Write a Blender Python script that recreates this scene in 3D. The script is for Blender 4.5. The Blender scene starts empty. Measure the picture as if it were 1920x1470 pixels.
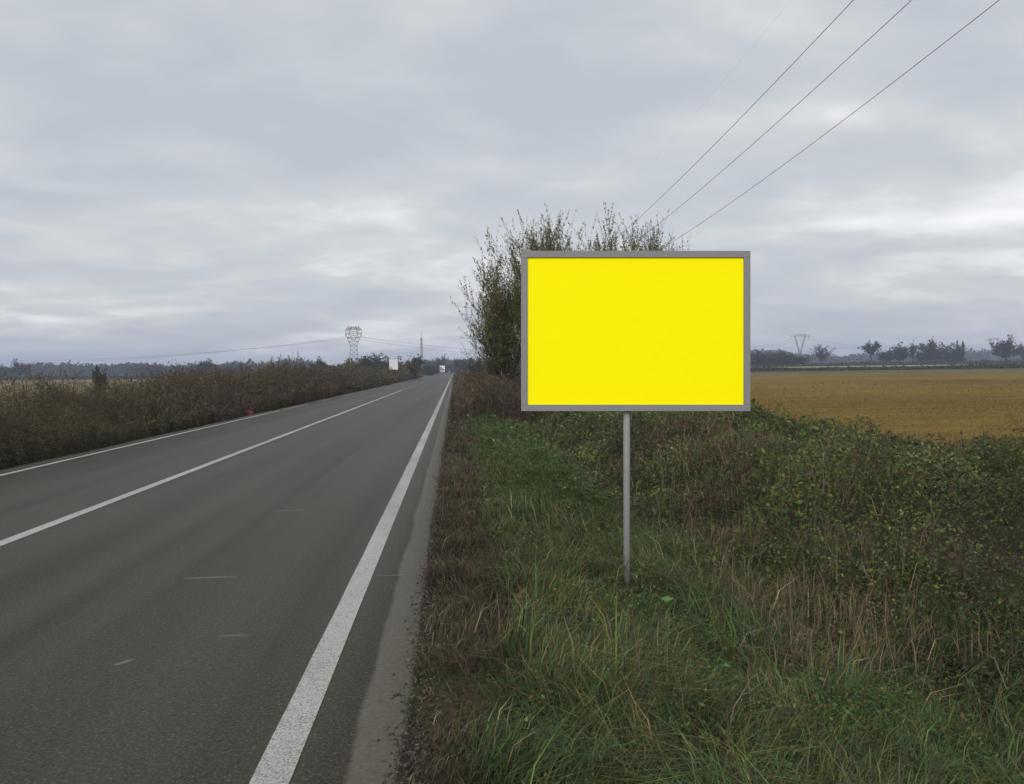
import bpy, math, random
import numpy as np
from mathutils import Vector, Matrix

# ------------------------------------------------------------------ camera, sky, sun, exposure
W, H, FPX = 1920.0, 1470.0, 1500.0
CAM = np.array([0.0, 0.0, 1.6])
YAW, PITCH, ROLL = math.atan2(107.0, 1500.0), math.radians(1.62), 0.0125
F = np.array([math.sin(YAW) * math.cos(PITCH), math.cos(YAW) * math.cos(PITCH), -math.sin(PITCH)])
R0 = np.array([math.cos(YAW), -math.sin(YAW), 0.0])
U0 = np.cross(R0, F)
RX = R0 * math.cos(ROLL) - U0 * math.sin(ROLL)
UP = U0 * math.cos(ROLL) + R0 * math.sin(ROLL)

scene = bpy.context.scene
col = scene.collection
cam_d = bpy.data.cameras.new('camera')
cam = bpy.data.objects.new('camera', cam_d)
col.objects.link(cam)
m = Matrix.Identity(4)
for i in range(3):
    m[i][0], m[i][1], m[i][2], m[i][3] = RX[i], UP[i], -F[i], CAM[i]
cam.matrix_world = m
cam_d.sensor_fit = 'HORIZONTAL'
cam_d.sensor_width = 36.0
cam_d.lens = 36.0 * FPX / W
cam_d.clip_start, cam_d.clip_end = 0.05, 20000.0
scene.camera = cam

SUN_EL, SUN_AZ = math.radians(30), math.radians(196)     # azimuth clockwise from +Y
SUN_STRENGTH, SUN_ANGLE = 1.5, math.radians(40)
NISHITA_STRENGTH, CLOUD_LEVEL, COVER = 0.06, 0.505, 0.9
EXPOSURE = 0.5
HAZE_DENSITY = 0.00056

scene.render.engine = 'CYCLES'
scene.view_settings.view_transform = 'Standard'
scene.view_settings.look = 'None'
scene.view_settings.exposure = EXPOSURE
scene.view_settings.gamma = 1.0
scene.view_settings.use_curve_mapping = False
scene.cycles.use_denoising = True
scene.cycles.max_bounces = 4
scene.cycles.diffuse_bounces = 2
scene.cycles.glossy_bounces = 2
scene.cycles.transmission_bounces = 3
scene.cycles.transparent_max_bounces = 4
scene.cycles.volume_bounces = 0


class Nodes:
    def __init__(self, tree):
        self.t = tree
        for n in list(tree.nodes):
            tree.nodes.remove(n)

    def new(self, kind, **kw):
        n = self.t.nodes.new(kind)
        for k, v in kw.items():
            if hasattr(n, k):
                setattr(n, k, v)
            else:
                self.inp(n, k, v)
        return n

    def inp(self, n, key, v):
        s = n.inputs[key]
        if isinstance(v, bpy.types.NodeSocket):
            self.t.links.new(v, s)
        else:
            s.default_value = v

    def set(self, n, d):
        for k, v in d.items():
            self.inp(n, k, v)
        return n

    def math(self, op, a, b=None, c=None, clamp=False):
        n = self.t.nodes.new('ShaderNodeMath')
        n.operation = op
        n.use_clamp = clamp
        for i, v in enumerate((a, b, c)):
            if v is not None:
                self.inp(n, i, v)
        return n.outputs[0]

    def mix(self, fac, a, b):
        n = self.t.nodes.new('ShaderNodeMix')
        n.data_type = 'RGBA'
        self.inp(n, 0, fac)
        self.inp(n, 6, a)
        self.inp(n, 7, b)
        return n.outputs[2]

    def noise(self, vec, scale, detail=4.0, rough=0.5, dist=0.0):
        n = self.t.nodes.new('ShaderNodeTexNoise')
        if vec is not None:
            self.inp(n, 'Vector', vec)
        self.set(n, {'Scale': scale, 'Detail': detail, 'Roughness': rough, 'Distortion': dist})
        return n.outputs['Fac']

    def ramp(self, fac, stops, interp='LINEAR'):
        n = self.t.nodes.new('ShaderNodeValToRGB')
        cr = n.color_ramp
        cr.interpolation = interp
        while len(cr.elements) < len(stops):
            cr.elements.new(0.5)
        for e, (p, c) in zip(cr.elements, stops):
            e.position = p
            e.color = (c[0], c[1], c[2], 1) if isinstance(c, (tuple, list)) else (c, c, c, 1)
        self.inp(n, 0, fac)
        return n.outputs[0]

    def mapping(self, vec, scale=(1, 1, 1), loc=(0, 0, 0), rot=(0, 0, 0)):
        n = self.t.nodes.new('ShaderNodeMapping')
        self.set(n, {'Vector': vec, 'Scale': scale, 'Location': loc, 'Rotation': rot})
        return n.outputs[0]


world = bpy.data.worlds.new('World')
scene.world = world
world.use_nodes = True
N = Nodes(world.node_tree)
tc = N.new('ShaderNodeTexCoord')
sep = N.new('ShaderNodeSeparateXYZ', Vector=tc.outputs['Generated'])
zz = N.math('ADD', N.math('MAXIMUM', sep.outputs[2], 0.0), 0.17)
cb = N.new('ShaderNodeCombineXYZ')
N.set(cb, {0: N.math('DIVIDE', sep.outputs[0], zz), 1: N.math('DIVIDE', sep.outputs[1], zz), 2: 0.0})
plane = cb.outputs[0]
rotp = N.mapping(plane, scale=(0.95, 1.15, 1), loc=(1.3, 0.35, 0), rot=(0, 0, math.radians(-14)))
big = N.noise(rotp, 0.55, 4.0, 0.5, 0.4)
mid = N.noise(N.mapping(rotp, loc=(5.2, 2.2, 0)), 1.35, 5.0, 0.52, 0.5)
fine = N.noise(N.mapping(rotp, loc=(9.1, 4.4, 0)), 4.0, 5.0, 0.55, 0.3)
dens = N.math('ADD', N.math('ADD', N.math('MULTIPLY', big, 0.42), N.math('MULTIPLY', mid, 0.42)), N.math('MULTIPLY', fine, 0.16))
dens = N.math('ADD', N.math('MULTIPLY', N.math('SUBTRACT', dens, 0.5), 1.3), 0.497)
clouds = N.ramp(dens, [(0.36, (0.76, 0.81, 0.875)), (0.46, (0.87, 0.912, 0.955)), (0.53, (1.01, 1.022, 1.03)), (0.60, (1.26, 1.265, 1.265)), (0.68, (1.5, 1.5, 1.5))], 'LINEAR')
bgc = N.new('ShaderNodeBackground')
N.set(bgc, {'Color': clouds, 'Strength': CLOUD_LEVEL * 1.05})
sky = N.new('ShaderNodeTexSky')
sky.sky_type = 'NISHITA'
sky.sun_disc = False
sky.sun_elevation = SUN_EL
sky.sun_rotation = SUN_AZ
sky.dust_density = 3.0
bgs = N.new('ShaderNodeBackground')
N.set(bgs, {'Color': sky.outputs[0], 'Strength': NISHITA_STRENGTH})
mx = N.new('ShaderNodeMixShader')
N.set(mx, {0: COVER, 1: bgs.outputs[0], 2: bgc.outputs[0]})
wo = N.new('ShaderNodeOutputWorld')
N.set(wo, {'Surface': mx.outputs[0]})

sun_d = bpy.data.lights.new('sun', 'SUN')
sun_d.energy, sun_d.angle, sun_d.color = SUN_STRENGTH, SUN_ANGLE, (1.0, 0.97, 0.92)
sun = bpy.data.objects.new('sun', sun_d)
col.objects.link(sun)
sdir = Vector((math.sin(SUN_AZ) * math.cos(SUN_EL), math.cos(SUN_AZ) * math.cos(SUN_EL), math.sin(SUN_EL)))
sun.rotation_euler = sdir.to_track_quat('Z', 'Y').to_euler()

# ------------------------------------------------------------------ helpers
rng = np.random.default_rng(596)


def hash2(ix, iy, seed):
    n = (ix.astype(np.int64) * 374761393 + iy.astype(np.int64) * 668265263 + seed * 1274126177) & 0xffffffff
    n = ((n ^ (n >> 13)) * 1274126177) & 0xffffffff
    return ((n ^ (n >> 16)) & 0xffff) / 65535.0


def vnoise(x, y, seed=0):
    x, y = np.asarray(x, float), np.asarray(y, float)
    ix, iy = np.floor(x), np.floor(y)
    fx, fy = x - ix, y - iy
    fx, fy = fx * fx * (3 - 2 * fx), fy * fy * (3 - 2 * fy)
    a, b = hash2(ix, iy, seed), hash2(ix + 1, iy, seed)
    c, d = hash2(ix, iy + 1, seed), hash2(ix + 1, iy + 1, seed)
    return (a * (1 - fx) + b * fx) * (1 - fy) + (c * (1 - fx) + d * fx) * fy


def fbm(x, y, seed=0, octv=3):
    s, a, t = 0.0, 1.0, 0.0
    for o in range(octv):
        s = s + a * vnoise(x * 2 ** o, y * 2 ** o, seed + o * 17)
        t += a
        a *= 0.5
    return s / t


def sstep(a, b, x):
    t = np.clip((np.asarray(x, float) - a) / (b - a), 0, 1)
    return t * t * (3 - 2 * t)


PX = np.array([-3000, -40, -13, -11.5, -10.2, -9.0, -8.3, -7.75, -0.15, 0.3, 1.2, 1.9, 2.6, 3.2, 4.0, 5.0, 6.5, 8.5, 3000])
PZ = np.array([-0.25, -0.25, -0.2, -0.15, -0.35, -0.4, -0.12, -0.03, -0.03, -0.05, -0.09, -0.25, -0.55, -0.6, -0.42, -0.1, 0.0, -0.08, -0.1])


def zf(x, y):
    x, y = np.asarray(x, float), np.asarray(y, float)
    z = np.interp(x, PX, PZ)
    off = sstep(0.0, 0.8, np.maximum(x + 0.1, -7.8 - x))
    off = off * sstep(8.4, 7.4, x) * sstep(-13.4, -12.4, x)
    z = z + off * 0.09 * (fbm(x * 0.9, y * 0.7, 3) - 0.5)
    z = z + 1.35 * sstep(145, 270, y) * sstep(12, 60, x)
    return z


def ray(px, py):
    return F + (px - 960.0) / FPX * RX - (py - 735.0) / FPX * UP


def ground(px, py, z=0.0):
    r = ray(px, py)
    return CAM + r * ((z - CAM[2]) / r[2])


def spot(px, depth):
    """foot of a thing seen in column px at a distance along the road"""
    r = ray(px, 694.0)
    p = CAM + r * (depth / r[1])
    return float(p[0]), float(depth), float(zf(p[0], depth))


def mat_new(name):
    mt = bpy.data.materials.new(name)
    mt.use_nodes = True
    n = Nodes(mt.node_tree)
    out = n.new('ShaderNodeOutputMaterial')
    return mt, n, out


def plain(name, rgb, rough=0.7, metal=0.0, var=0.12, scale=6.0, spec=0.3):
    mt, n, out = mat_new(name)
    t = n.new('ShaderNodeTexCoord')
    f = n.noise(t.outputs['Object'], scale, 4.0)
    c = n.mix(f, tuple(v * (1 - var) for v in rgb) + (1,), tuple(min(1, v * (1 + var)) for v in rgb) + (1,))
    b = n.new('ShaderNodeBsdfPrincipled')
    n.set(b, {'Base Color': c, 'Roughness': rough, 'Metallic': metal, 'Specular IOR Level': spec})
    n.set(out, {'Surface': b.outputs[0]})
    return mt


def foliage_mat(name, trans=0.25, rough=0.75, spec=0.15):
    mt, n, out = mat_new(name)
    a = n.new('ShaderNodeVertexColor')
    a.layer_name = 'tint'
    b = n.new('ShaderNodeBsdfPrincipled')
    n.set(b, {'Base Color': a.outputs[0], 'Roughness': rough, 'Specular IOR Level': spec})
    tr = n.new('ShaderNodeBsdfTranslucent')
    n.set(tr, {'Color': a.outputs[0]})
    mxs = n.new('ShaderNodeMixShader')
    n.set(mxs, {0: trans, 1: b.outputs[0], 2: tr.outputs[0]})
    n.set(out, {'Surface': mxs.outputs[0]})
    return mt


M_LEAF = foliage_mat('foliage', 0.28)
M_TWIG = foliage_mat('twigs', 0.0, 0.9, 0.1)


class Geo:
    """collects triangles with one colour per vertex"""
    def __init__(self):
        self.v, self.t, self.c, self.n = [], [], [], 0

    def add(self, v, t, c):
        v = np.asarray(v, np.float32).reshape(-1, 3)
        t = np.asarray(t, np.int64).reshape(-1, 3)
        c = np.asarray(c, np.float32)
        if c.ndim == 1:
            c = np.tile(c, (len(v), 1))
        self.v.append(v)
        self.t.append(t + self.n)
        self.c.append(c)
        self.n += len(v)

    def mesh(self, name):
        v, t, c = np.concatenate(self.v), np.concatenate(self.t), np.concatenate(self.c)
        me = bpy.data.meshes.new(name)
        me.vertices.add(len(v))
        me.vertices.foreach_set('co', v.ravel())
        me.loops.add(len(t) * 3)
        me.loops.foreach_set('vertex_index', t.ravel().astype(np.int32))
        me.polygons.add(len(t))
        me.polygons.foreach_set('loop_start', np.arange(0, len(t) * 3, 3, dtype=np.int32))
        me.update(calc_edges=True)
        at = me.color_attributes.new('tint', 'FLOAT_COLOR', 'POINT')
        at.data.foreach_set('color', np.hstack([np.clip(c, 0, 1), np.ones((len(c), 1))]).astype(np.float32).ravel())
        return me

    def blades(self, p, h, w, lean, ang, c):
        n = len(p)
        d = np.stack([np.cos(ang), np.sin(ang), np.zeros(n)], 1)
        wa = ang + np.pi / 2 + rng.normal(0, 0.7, n)
        s = np.stack([np.cos(wa), np.sin(wa), np.zeros(n)], 1) * (w / 2)[:, None]
        up = np.zeros((n, 3))
        up[:, 2] = 1
        mid = p + up * (h * 0.55)[:, None] + d * (lean * 0.3)[:, None]
        tip = p + up * (h * np.clip(1 - 0.35 * (lean / np.maximum(h, 1e-3)) ** 2, 0.35, 1))[:, None] + d * lean[:, None]
        v = np.stack([p - s, p + s, mid - s * 0.75, mid + s * 0.75, tip], 1).reshape(-1, 3)
        b = np.arange(n)[:, None] * 5
        t = np.concatenate([b + [0, 1, 3], b + [0, 3, 2], b + [2, 3, 4]], 1).reshape(-1, 3)
        self.add(v, t, np.repeat(c, 5, 0))

    def leaves(self, p, size, c, flat=0.0, width=0.32, upb=0.0):
        n = len(p)
        a = rng.normal(0, 1, (n, 3))
        a[:, 2] = a[:, 2] * (1 - flat) + upb
        a /= np.linalg.norm(a, axis=1)[:, None] + 1e-9
        b = rng.normal(0, 1, (n, 3))
        b[:, 2] *= (1 - flat)
        b -= a * (a * b).sum(1)[:, None]
        b /= np.linalg.norm(b, axis=1)[:, None] + 1e-9
        nn = np.cross(a, b)
        sz = size[:, None]
        v = np.stack([p, p + a * sz * .5 + b * sz * width + nn * sz * .1, p + a * sz, p + a * sz * .5 - b * sz * width + nn * sz * .1], 1).reshape(-1, 3)
        i = np.arange(n)[:, None] * 4
        t = np.concatenate([i + [0, 1, 2], i + [0, 2, 3]], 1).reshape(-1, 3)
        self.add(v, t, np.repeat(c, 4, 0))

    def tubes(self, p0, p1, r0, r1, c, sides=4):
        p0, p1 = np.asarray(p0, float).reshape(-1, 3), np.asarray(p1, float).reshape(-1, 3)
        n = len(p0)
        d = p1 - p0
        d /= np.linalg.norm(d, axis=1)[:, None] + 1e-9
        ref = np.where(np.abs(d[:, 2:3]) > 0.9, np.array([[1.0, 0, 0]]), np.array([[0, 0, 1.0]]))
        a = np.cross(d, ref)
        a /= np.linalg.norm(a, axis=1)[:, None] + 1e-9
        b = np.cross(d, a)
        r0, r1 = np.broadcast_to(r0, (n,)), np.broadcast_to(r1, (n,))
        rings = []
        for p, r in ((p0, r0), (p1, r1)):
            for k in range(sides):
                th = 2 * np.pi * k / sides
                rings.append(p + (a * math.cos(th) + b * math.sin(th)) * r[:, None])
        v = np.stack(rings, 1).reshape(-1, 3)
        i = np.arange(n)[:, None] * (2 * sides)
        tt = []
        for k in range(sides):
            k2 = (k + 1) % sides
            tt += [i + [k, k2, sides + k2], i + [k, sides + k2, sides + k]]
        t = np.concatenate(tt, 1).reshape(-1, 3)
        c = np.asarray(c, float)
        if c.ndim == 1:
            c = np.tile(c, (n, 1))
        self.add(v, t, np.repeat(c, 2 * sides, 0))


def pick(n, palette, weights, jit=0.18):
    """n colours from a palette, each a little lighter or darker than the next"""
    pal = np.array(palette, float)
    w = np.array(weights, float)
    c = pal[rng.choice(len(pal), n, p=w / w.sum())]
    return c * np.exp(rng.normal(0, jit, (n, 1))) * np.exp(rng.normal(0, jit * 0.35, (n, 3)))


def link(name, me, mat=None, parent=None, loc=None, kind=None):
    o = bpy.data.objects.new(name, me)
    col.objects.link(o)
    if mat is not None and me is not None and not me.materials:
        me.materials.append(mat)
    if parent is not None:
        o.parent = parent
    if loc is not None:
        o.location = loc
    if kind:
        o['kind'] = kind
    return o


def tag(o, label, cat, group=None, kind=None):
    o['label'], o['category'] = label, cat
    if group:
        o['group'] = group
    if kind:
        o['kind'] = kind
    return o


def thing(name, label, cat, loc=(0, 0, 0), rotz=0.0, group=None):
    o = bpy.data.objects.new(name, None)
    col.objects.link(o)
    o.location = loc
    o.rotation_euler = (0, 0, rotz)
    o.empty_display_size = 0.2
    return tag(o, label, cat, group)


class MB:
    """plain mesh parts made of boxes, prisms, lathes and bars"""
    def __init__(self):
        self.v, self.f = [], []

    def quad_prism(self, bot, top):
        i = len(self.v)
        self.v += [tuple(p) for p in bot] + [tuple(p) for p in top]
        n = len(bot)
        self.f += [tuple(i + k for k in reversed(range(n))), tuple(i + n + k for k in range(n))]
        self.f += [(i + k, i + (k + 1) % n, i + n + (k + 1) % n, i + n + k) for k in range(n)]
        return self

    def box(self, x0, x1, y0, y1, z0, z1):
        return self.quad_prism([(x0, y0, z0), (x1, y0, z0), (x1, y1, z0), (x0, y1, z0)], [(x0, y0, z1), (x1, y0, z1), (x1, y1, z1), (x0, y1, z1)])

    def bar(self, a, b, r, r2=None, n=4):
        a, b = Vector(a), Vector(b)
        d = (b - a).normalized()
        u = d.cross(Vector((0, 0, 1)) if abs(d.z) < .95 else Vector((1, 0, 0))).normalized()
        w = d.cross(u)
        r2 = r if r2 is None else r2
        k = [(math.cos(2 * math.pi * j / n + math.pi / n), math.sin(2 * math.pi * j / n + math.pi / n)) for j in range(n)]
        return self.quad_prism([a + (u * c + w * s) * r for c, s in k], [b + (u * c + w * s) * r2 for c, s in k])

    def extrude_profile(self, pts, x0, x1):
        """profile in (y, z), extruded along x"""
        return self.quad_prism([(x0, y, z) for y, z in pts], [(x1, y, z) for y, z in pts])

    def lathe(self, prof, n=12, c=(0, 0, 0), axis='z'):
        i = len(self.v)
        for r, h in prof:
            for k in range(n):
                t = 2 * math.pi * k / n
                q = (r * math.cos(t), r * math.sin(t), h)
                if axis == 'x':
                    q = (h, r * math.cos(t), r * math.sin(t))
                self.v.append((q[0] + c[0], q[1] + c[1], q[2] + c[2]))
        for j in range(len(prof) - 1):
            for k in range(n):
                k2 = (k + 1) % n
                self.f.append((i + j * n + k, i + j * n + k2, i + (j + 1) * n + k2, i + (j + 1) * n + k))
        self.f.append(tuple(i + k for k in reversed(range(n))))
        self.f.append(tuple(i + (len(prof) - 1) * n + k for k in range(n)))
        return self

    def build(self, name, mat, parent=None, loc=None, bevel=0.0, smooth=False):
        me = bpy.data.meshes.new(name)
        me.from_pydata(self.v, [], self.f)
        me.update()
        import bmesh
        bm = bmesh.new()
        bm.from_mesh(me)
        bmesh.ops.recalc_face_normals(bm, faces=bm.faces)
        if bevel:
            bmesh.ops.bevel(bm, geom=list(bm.edges), offset=bevel, segments=2, affect='EDGES', profile=0.5)
        bm.to_mesh(me)
        bm.free()
        if smooth:
            me.polygons.foreach_set('use_smooth', [True] * len(me.polygons))
        return link(name, me, mat, parent, loc)


def sheet(name, xs, ys, zfun, mat, kind=None, parent=None, edge=None):
    X, Y = np.meshgrid(xs, ys)
    if edge is not None:
        X = edge(X, Y)
    Z = zfun(X, Y)
    v = np.stack([X, Y, Z], -1).reshape(-1, 3)
    nx, ny = len(xs), len(ys)
    i = (np.arange(ny - 1)[:, None] * nx + np.arange(nx - 1)[None]).ravel()
    f = np.stack([i, i + 1, i + nx + 1, i + nx], 1)
    me = bpy.data.meshes.new(name)
    me.from_pydata(v.tolist(), [], f.tolist())
    me.polygons.foreach_set('use_smooth', [True] * len(me.polygons))
    me.update()
    return link(name, me, mat, parent, None, kind)


# ------------------------------------------------------------------ ground, fields, road
def ground_mat():
    mt, n, out = mat_new('soil_and_litter')
    t = n.new('ShaderNodeTexCoord').outputs['Object']
    f1 = n.noise(t, 0.9, 6.0, 0.6)
    f2 = n.noise(t, 14.0, 5.0, 0.6)
    f3 = n.noise(n.mapping(t, scale=(0.02, 0.06, 1)), 1.0, 5.0, 0.55)
    near = n.mix(f2, (0.030, 0.024, 0.017, 1), (0.085, 0.066, 0.044, 1))
    near = n.mix(n.ramp(f1, [(0.45, 0.0), (0.62, 1.0)]), near, (0.045, 0.058, 0.022, 1))
    far = n.ramp(f3, [(0.35, (0.075, 0.085, 0.035)), (0.5, (0.105, 0.11, 0.055)), (0.65, (0.14, 0.12, 0.06))])
    y = n.new('ShaderNodeSeparateXYZ', Vector=t).outputs[1]
    c = n.mix(n.math('MULTIPLY', n.math('SUBTRACT', y, 110.0), 0.02, clamp=True), near, far)
    b = n.new('ShaderNodeBsdfPrincipled')
    bump = n.new('ShaderNodeBump')
    n.set(bump, {'Height': f2, 'Strength': 0.6, 'Distance': 0.05})
    n.set(b, {'Base Color': c, 'Roughness': 0.95, 'Specular IOR Level': 0.1, 'Normal': bump.outputs[0]})
    n.set(out, {'Surface': b.outputs[0]})
    return mt


def field_mat(name, stops, stretch):
    mt, n, out = mat_new(name)
    t = n.new('ShaderNodeTexCoord').outputs['Object']
    f = n.noise(n.mapping(t, scale=stretch), 1.0, 7.0, 0.62, 0.4)
    g = n.noise(t, 9.0, 5.0, 0.6)
    k = n.noise(t, 0.05, 3.0, 0.5)
    fac = n.math('ADD', n.math('ADD', n.math('MULTIPLY', f, 0.45), n.math('MULTIPLY', g, 0.3)), n.math('MULTIPLY', k, 0.25))
    b = n.new('ShaderNodeBsdfPrincipled')
    bump = n.new('ShaderNodeBump')
    n.set(bump, {'Height': g, 'Strength': 0.7, 'Distance': 0.08})
    n.set(b, {'Base Color': n.ramp(fac, stops), 'Roughness': 0.95, 'Specular IOR Level': 0.1, 'Normal': bump.outputs[0]})
    n.set(out, {'Surface': b.outputs[0]})
    return mt


xs = np.concatenate([[-2400, -1200, -600, -300, -150, -80, -40, -25, -16], np.arange(-13, -7, 0.3), np.arange(-7, -0.5, 1.0), np.arange(-0.4, 10, 0.22), [11, 13, 16, 20, 28, 40, 60, 90, 140, 220, 400, 800, 1500, 2400]])
ys = np.concatenate([[-60, -20, -8], np.arange(-2, 30, 0.3), np.arange(30, 80, 1.5), np.arange(80, 320, 8), [350, 400, 500, 700, 1000, 1500, 2400]])
sheet('ground', xs, ys, zf, ground_mat(), 'structure')
M_FIELD = field_mat('stubble_field', [(0.39, (0.080, 0.048, 0.011)), (0.46, (0.142, 0.092, 0.020)), (0.54, (0.195, 0.130, 0.026)), (0.64, (0.27, 0.185, 0.036))], (0.25, 1.4, 1))
M_FIELD_L = field_mat('mown_field', [(0.36, (0.11, 0.085, 0.04)), (0.5, (0.19, 0.145, 0.07)), (0.65, (0.25, 0.20, 0.10))], (0.05, 0.4, 1))
M_PALE = field_mat('pale_grass', [(0.36, (0.16, 0.17, 0.09)), (0.5, (0.22, 0.23, 0.125)), (0.65, (0.27, 0.27, 0.16))], (0.05, 0.4, 1))
sheet('field', np.concatenate([np.arange(8.2, 20, 0.6), [24, 30, 40, 60, 90, 140, 220, 330, 450]]), np.concatenate([np.arange(-12, 60, 1.0), np.arange(60, 158, 4)]),
      lambda x, y: zf(x, y) + 0.02, M_FIELD, 'structure', None, lambda x, y: x + np.where(x < 9, 0.7 * (fbm(y * 0.3, y * 0 + 2, 5) - 0.5), 0))
sheet('field', np.array([-700, -400, -200, -120, -70, -40, -25, -17, -13.5]), np.concatenate([np.arange(-12, 60, 4.0), np.arange(60, 290, 8)]),
      lambda x, y: zf(x, y) + 0.02, M_FIELD_L, 'structure')
sheet('meadow', np.array([40, 60, 90, 140, 220, 400, 700]), np.arange(232, 330, 7.0), lambda x, y: zf(x, y) + 0.02, M_PALE, 'structure')


def asphalt_mat():
    mt, n, out = mat_new('worn_asphalt')
    t = n.new('ShaderNodeTexCoord').outputs['Object']
    x = n.new('ShaderNodeSeparateXYZ', Vector=t).outputs[0]
    grain = n.noise(t, 62.0, 4.0, 0.75)
    grit = n.noise(t, 38.0, 4.0, 0.65)
    patch = n.noise(n.mapping(t, scale=(0.8, 0.16, 1)), 1.0, 5.0, 0.55)
    lane = n.noise(n.mapping(t, scale=(1.6, 0.02, 1)), 1.0, 3.0, 0.5)
    base = n.ramp(patch, [(0.3, (0.025, 0.0220, 0.0155)), (0.5, (0.034, 0.0300, 0.0215)), (0.7, (0.047, 0.0420, 0.031))])
    base = n.mix(n.ramp(lane, [(0.42, 0.0), (0.58, 0.6)]), base, (0.066, 0.060, 0.047, 1))
    base = n.mix(n.ramp(grit, [(0.35, 0.55), (0.5, 0.0)]), base, (0.016, 0.0145, 0.012, 1))
    base = n.mix(n.ramp(grain, [(0.53, 0.0), (0.68, 0.7)]), base, (0.19, 0.170, 0.132, 1))
    wob = n.math('MULTIPLY', n.math('SUBTRACT', n.noise(n.mapping(t, scale=(1, 0.8, 1)), 1.3, 6.0, 0.6), 0.5), 0.10)
    dust = n.math('MULTIPLY', n.math('ADD', n.math('ADD', x, wob), 0.47), 34.0, clamp=True)
    dusty = n.mix(grit, (0.060, 0.056, 0.045, 1), (0.215, 0.202, 0.168, 1))
    base = n.mix(n.math('MULTIPLY', dust, 0.85), base, dusty)
    ldust = n.math('MULTIPLY', n.math('SUBTRACT', -7.42, n.math('ADD', x, wob)), 14.0, clamp=True)
    base = n.mix(n.math('MULTIPLY', ldust, 0.7), base, dusty)
    b = n.new('ShaderNodeBsdfPrincipled')
    bump = n.new('ShaderNodeBump')
    n.set(bump, {'Height': grit, 'Strength': 0.5, 'Distance': 0.006})
    n.set(b, {'Base Color': base, 'Roughness': 0.47, 'Specular IOR Level': 0.07, 'Specular Tint': (1.0, 0.88, 0.68, 1), 'Normal': bump.outputs[0]})
    n.set(out, {'Surface': b.outputs[0]})
    return mt


def paint_mat(name, wear):
    mt, n, out = mat_new(name)
    t = n.new('ShaderNodeTexCoord').outputs['Object']
    g = n.noise(t, 110.0, 4.0, 0.75)
    p = n.noise(n.mapping(t, scale=(2.0, 0.5, 1)), 1.0, 5.0, 0.6)
    white = n.mix(n.noise(t, 5.0, 4.0), (0.36, 0.345, 0.335, 1), (0.47, 0.455, 0.445, 1))
    fac = n.ramp(n.math('ADD', n.math('MULTIPLY', g, 0.8), n.math('MULTIPLY', p, 0.2)), [(wear, 0.85), (wear + 0.09, 0.0)])
    c = n.mix(fac, white, (0.075, 0.07, 0.06, 1))
    b = n.new('ShaderNodeBsdfPrincipled')
    n.set(b, {'Base Color': c, 'Roughness': 0.7, 'Specular IOR Level': 0.3})
    n.set(out, {'Surface': b.outputs[0]})
    return mt


road_ys = np.concatenate([np.arange(-20, 40, 0.25), np.arange(40, 120, 1.0), np.arange(120, 901, 20)])


def road_edge(x, y):
    ragged = 0.05 * (fbm(y * 0.5, y * 0, 8, 2) - 0.5) + 0.035 * (fbm(y * 3.1, y * 0, 9, 3) - 0.5)
    return np.where(x > -0.3, x + ragged, np.where(x < -7.6, x + 3 * ragged, x))


road = sheet('road', np.array([-7.72, -7.7, -7.3, -6, -4.3, -2.5, -0.7, -0.27, -0.25]), road_ys,
             lambda x, y: np.where((x > -0.235) & (x > -0.3) | (x < -7.71), -0.045, 0.0) * 0 + np.where(np.arange(x.shape[1])[None] % (x.shape[1] - 1) == 0, -0.05, 0.0),
             asphalt_mat(), 'structure', None, road_edge)
road['label'] = 'two lane asphalt country road running straight to the horizon'
M_PAINT = paint_mat('road_paint', 0.415)
M_PAINT_WORN = paint_mat('worn_road_paint', 0.455)


def strip(name, x, w, y0, y1, mat, step=0.5):
    n = max(2, int((y1 - y0) / step))
    return sheet(name, np.array([x - w / 2, x + w / 2]), np.linspace(y0, y1, n), lambda a, b: a * 0 + 0.004, mat, None, road,
                 lambda a, b: a + 0.006 * (vnoise(b * 2.3, a * 40, 31) - 0.5))


XR, XC, XL = -0.742, -4.34, -7.30
strip('edge_line', XR, 0.155, -20, 600, M_PAINT)
strip('centre_line', XC, 0.14, -20, 66, M_PAINT)
for k in range(12):
    strip('centre_line', XC, 0.12, 70 + k * 7.5, 73 + k * 7.5, M_PAINT_WORN)
strip('edge_line', XL, 0.12, -20, 34, M_PAINT)
for k in range(20):
    strip('edge_line', XL, 0.12, 34.6 + k * 9, 34.6 + k * 9 + 6.5 * (0.5 + 0.5 * random.Random(k).random()), M_PAINT_WORN)
M_SCUFF = plain('pale_scuff', (0.135, 0.128, 0.105), 0.9, 0, 0.3, 30)
for px, py, w, l, a in ((395, 1083, 0.22, 0.022, 0.0), (545, 957, 0.2, 0.03, 0.1), (437, 1192, 0.11, 0.013, 0.0), (232, 1242, 0.06, 0.02, 0.9), (735, 1079, 0.20, 0.012, 0.0)):
    g = ground(px, py)
    n = 14
    pts = [(g[0] + math.cos(a) * w * math.cos(2 * math.pi * k / n) - math.sin(a) * l * math.sin(2 * math.pi * k / n), g[1] + math.sin(a) * w * math.cos(2 * math.pi * k / n) + math.cos(a) * l * math.sin(2 * math.pi * k / n) * (1 + .5 * math.sin(k * 3.1)), 0.001) for k in range(n)]
    me = bpy.data.meshes.new('scuff_mark')
    me.from_pydata(pts, [], [tuple(range(n))])
    link('scuff_mark', me, M_SCUFF, road)

# ------------------------------------------------------------------ air
hz, n, out = mat_new('hazy_air')
pv = n.new('ShaderNodeVolumePrincipled')
n.set(pv, {'Color': (0.64, 0.74, 1.0, 1), 'Density': HAZE_DENSITY, 'Anisotropy': 0.0})
n.set(out, {'Volume': pv.outputs[0]})
MB().box(-2500, 2500, -100, 2500, -3, 48).build('haze', hz)['kind'] = 'stuff'

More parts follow.
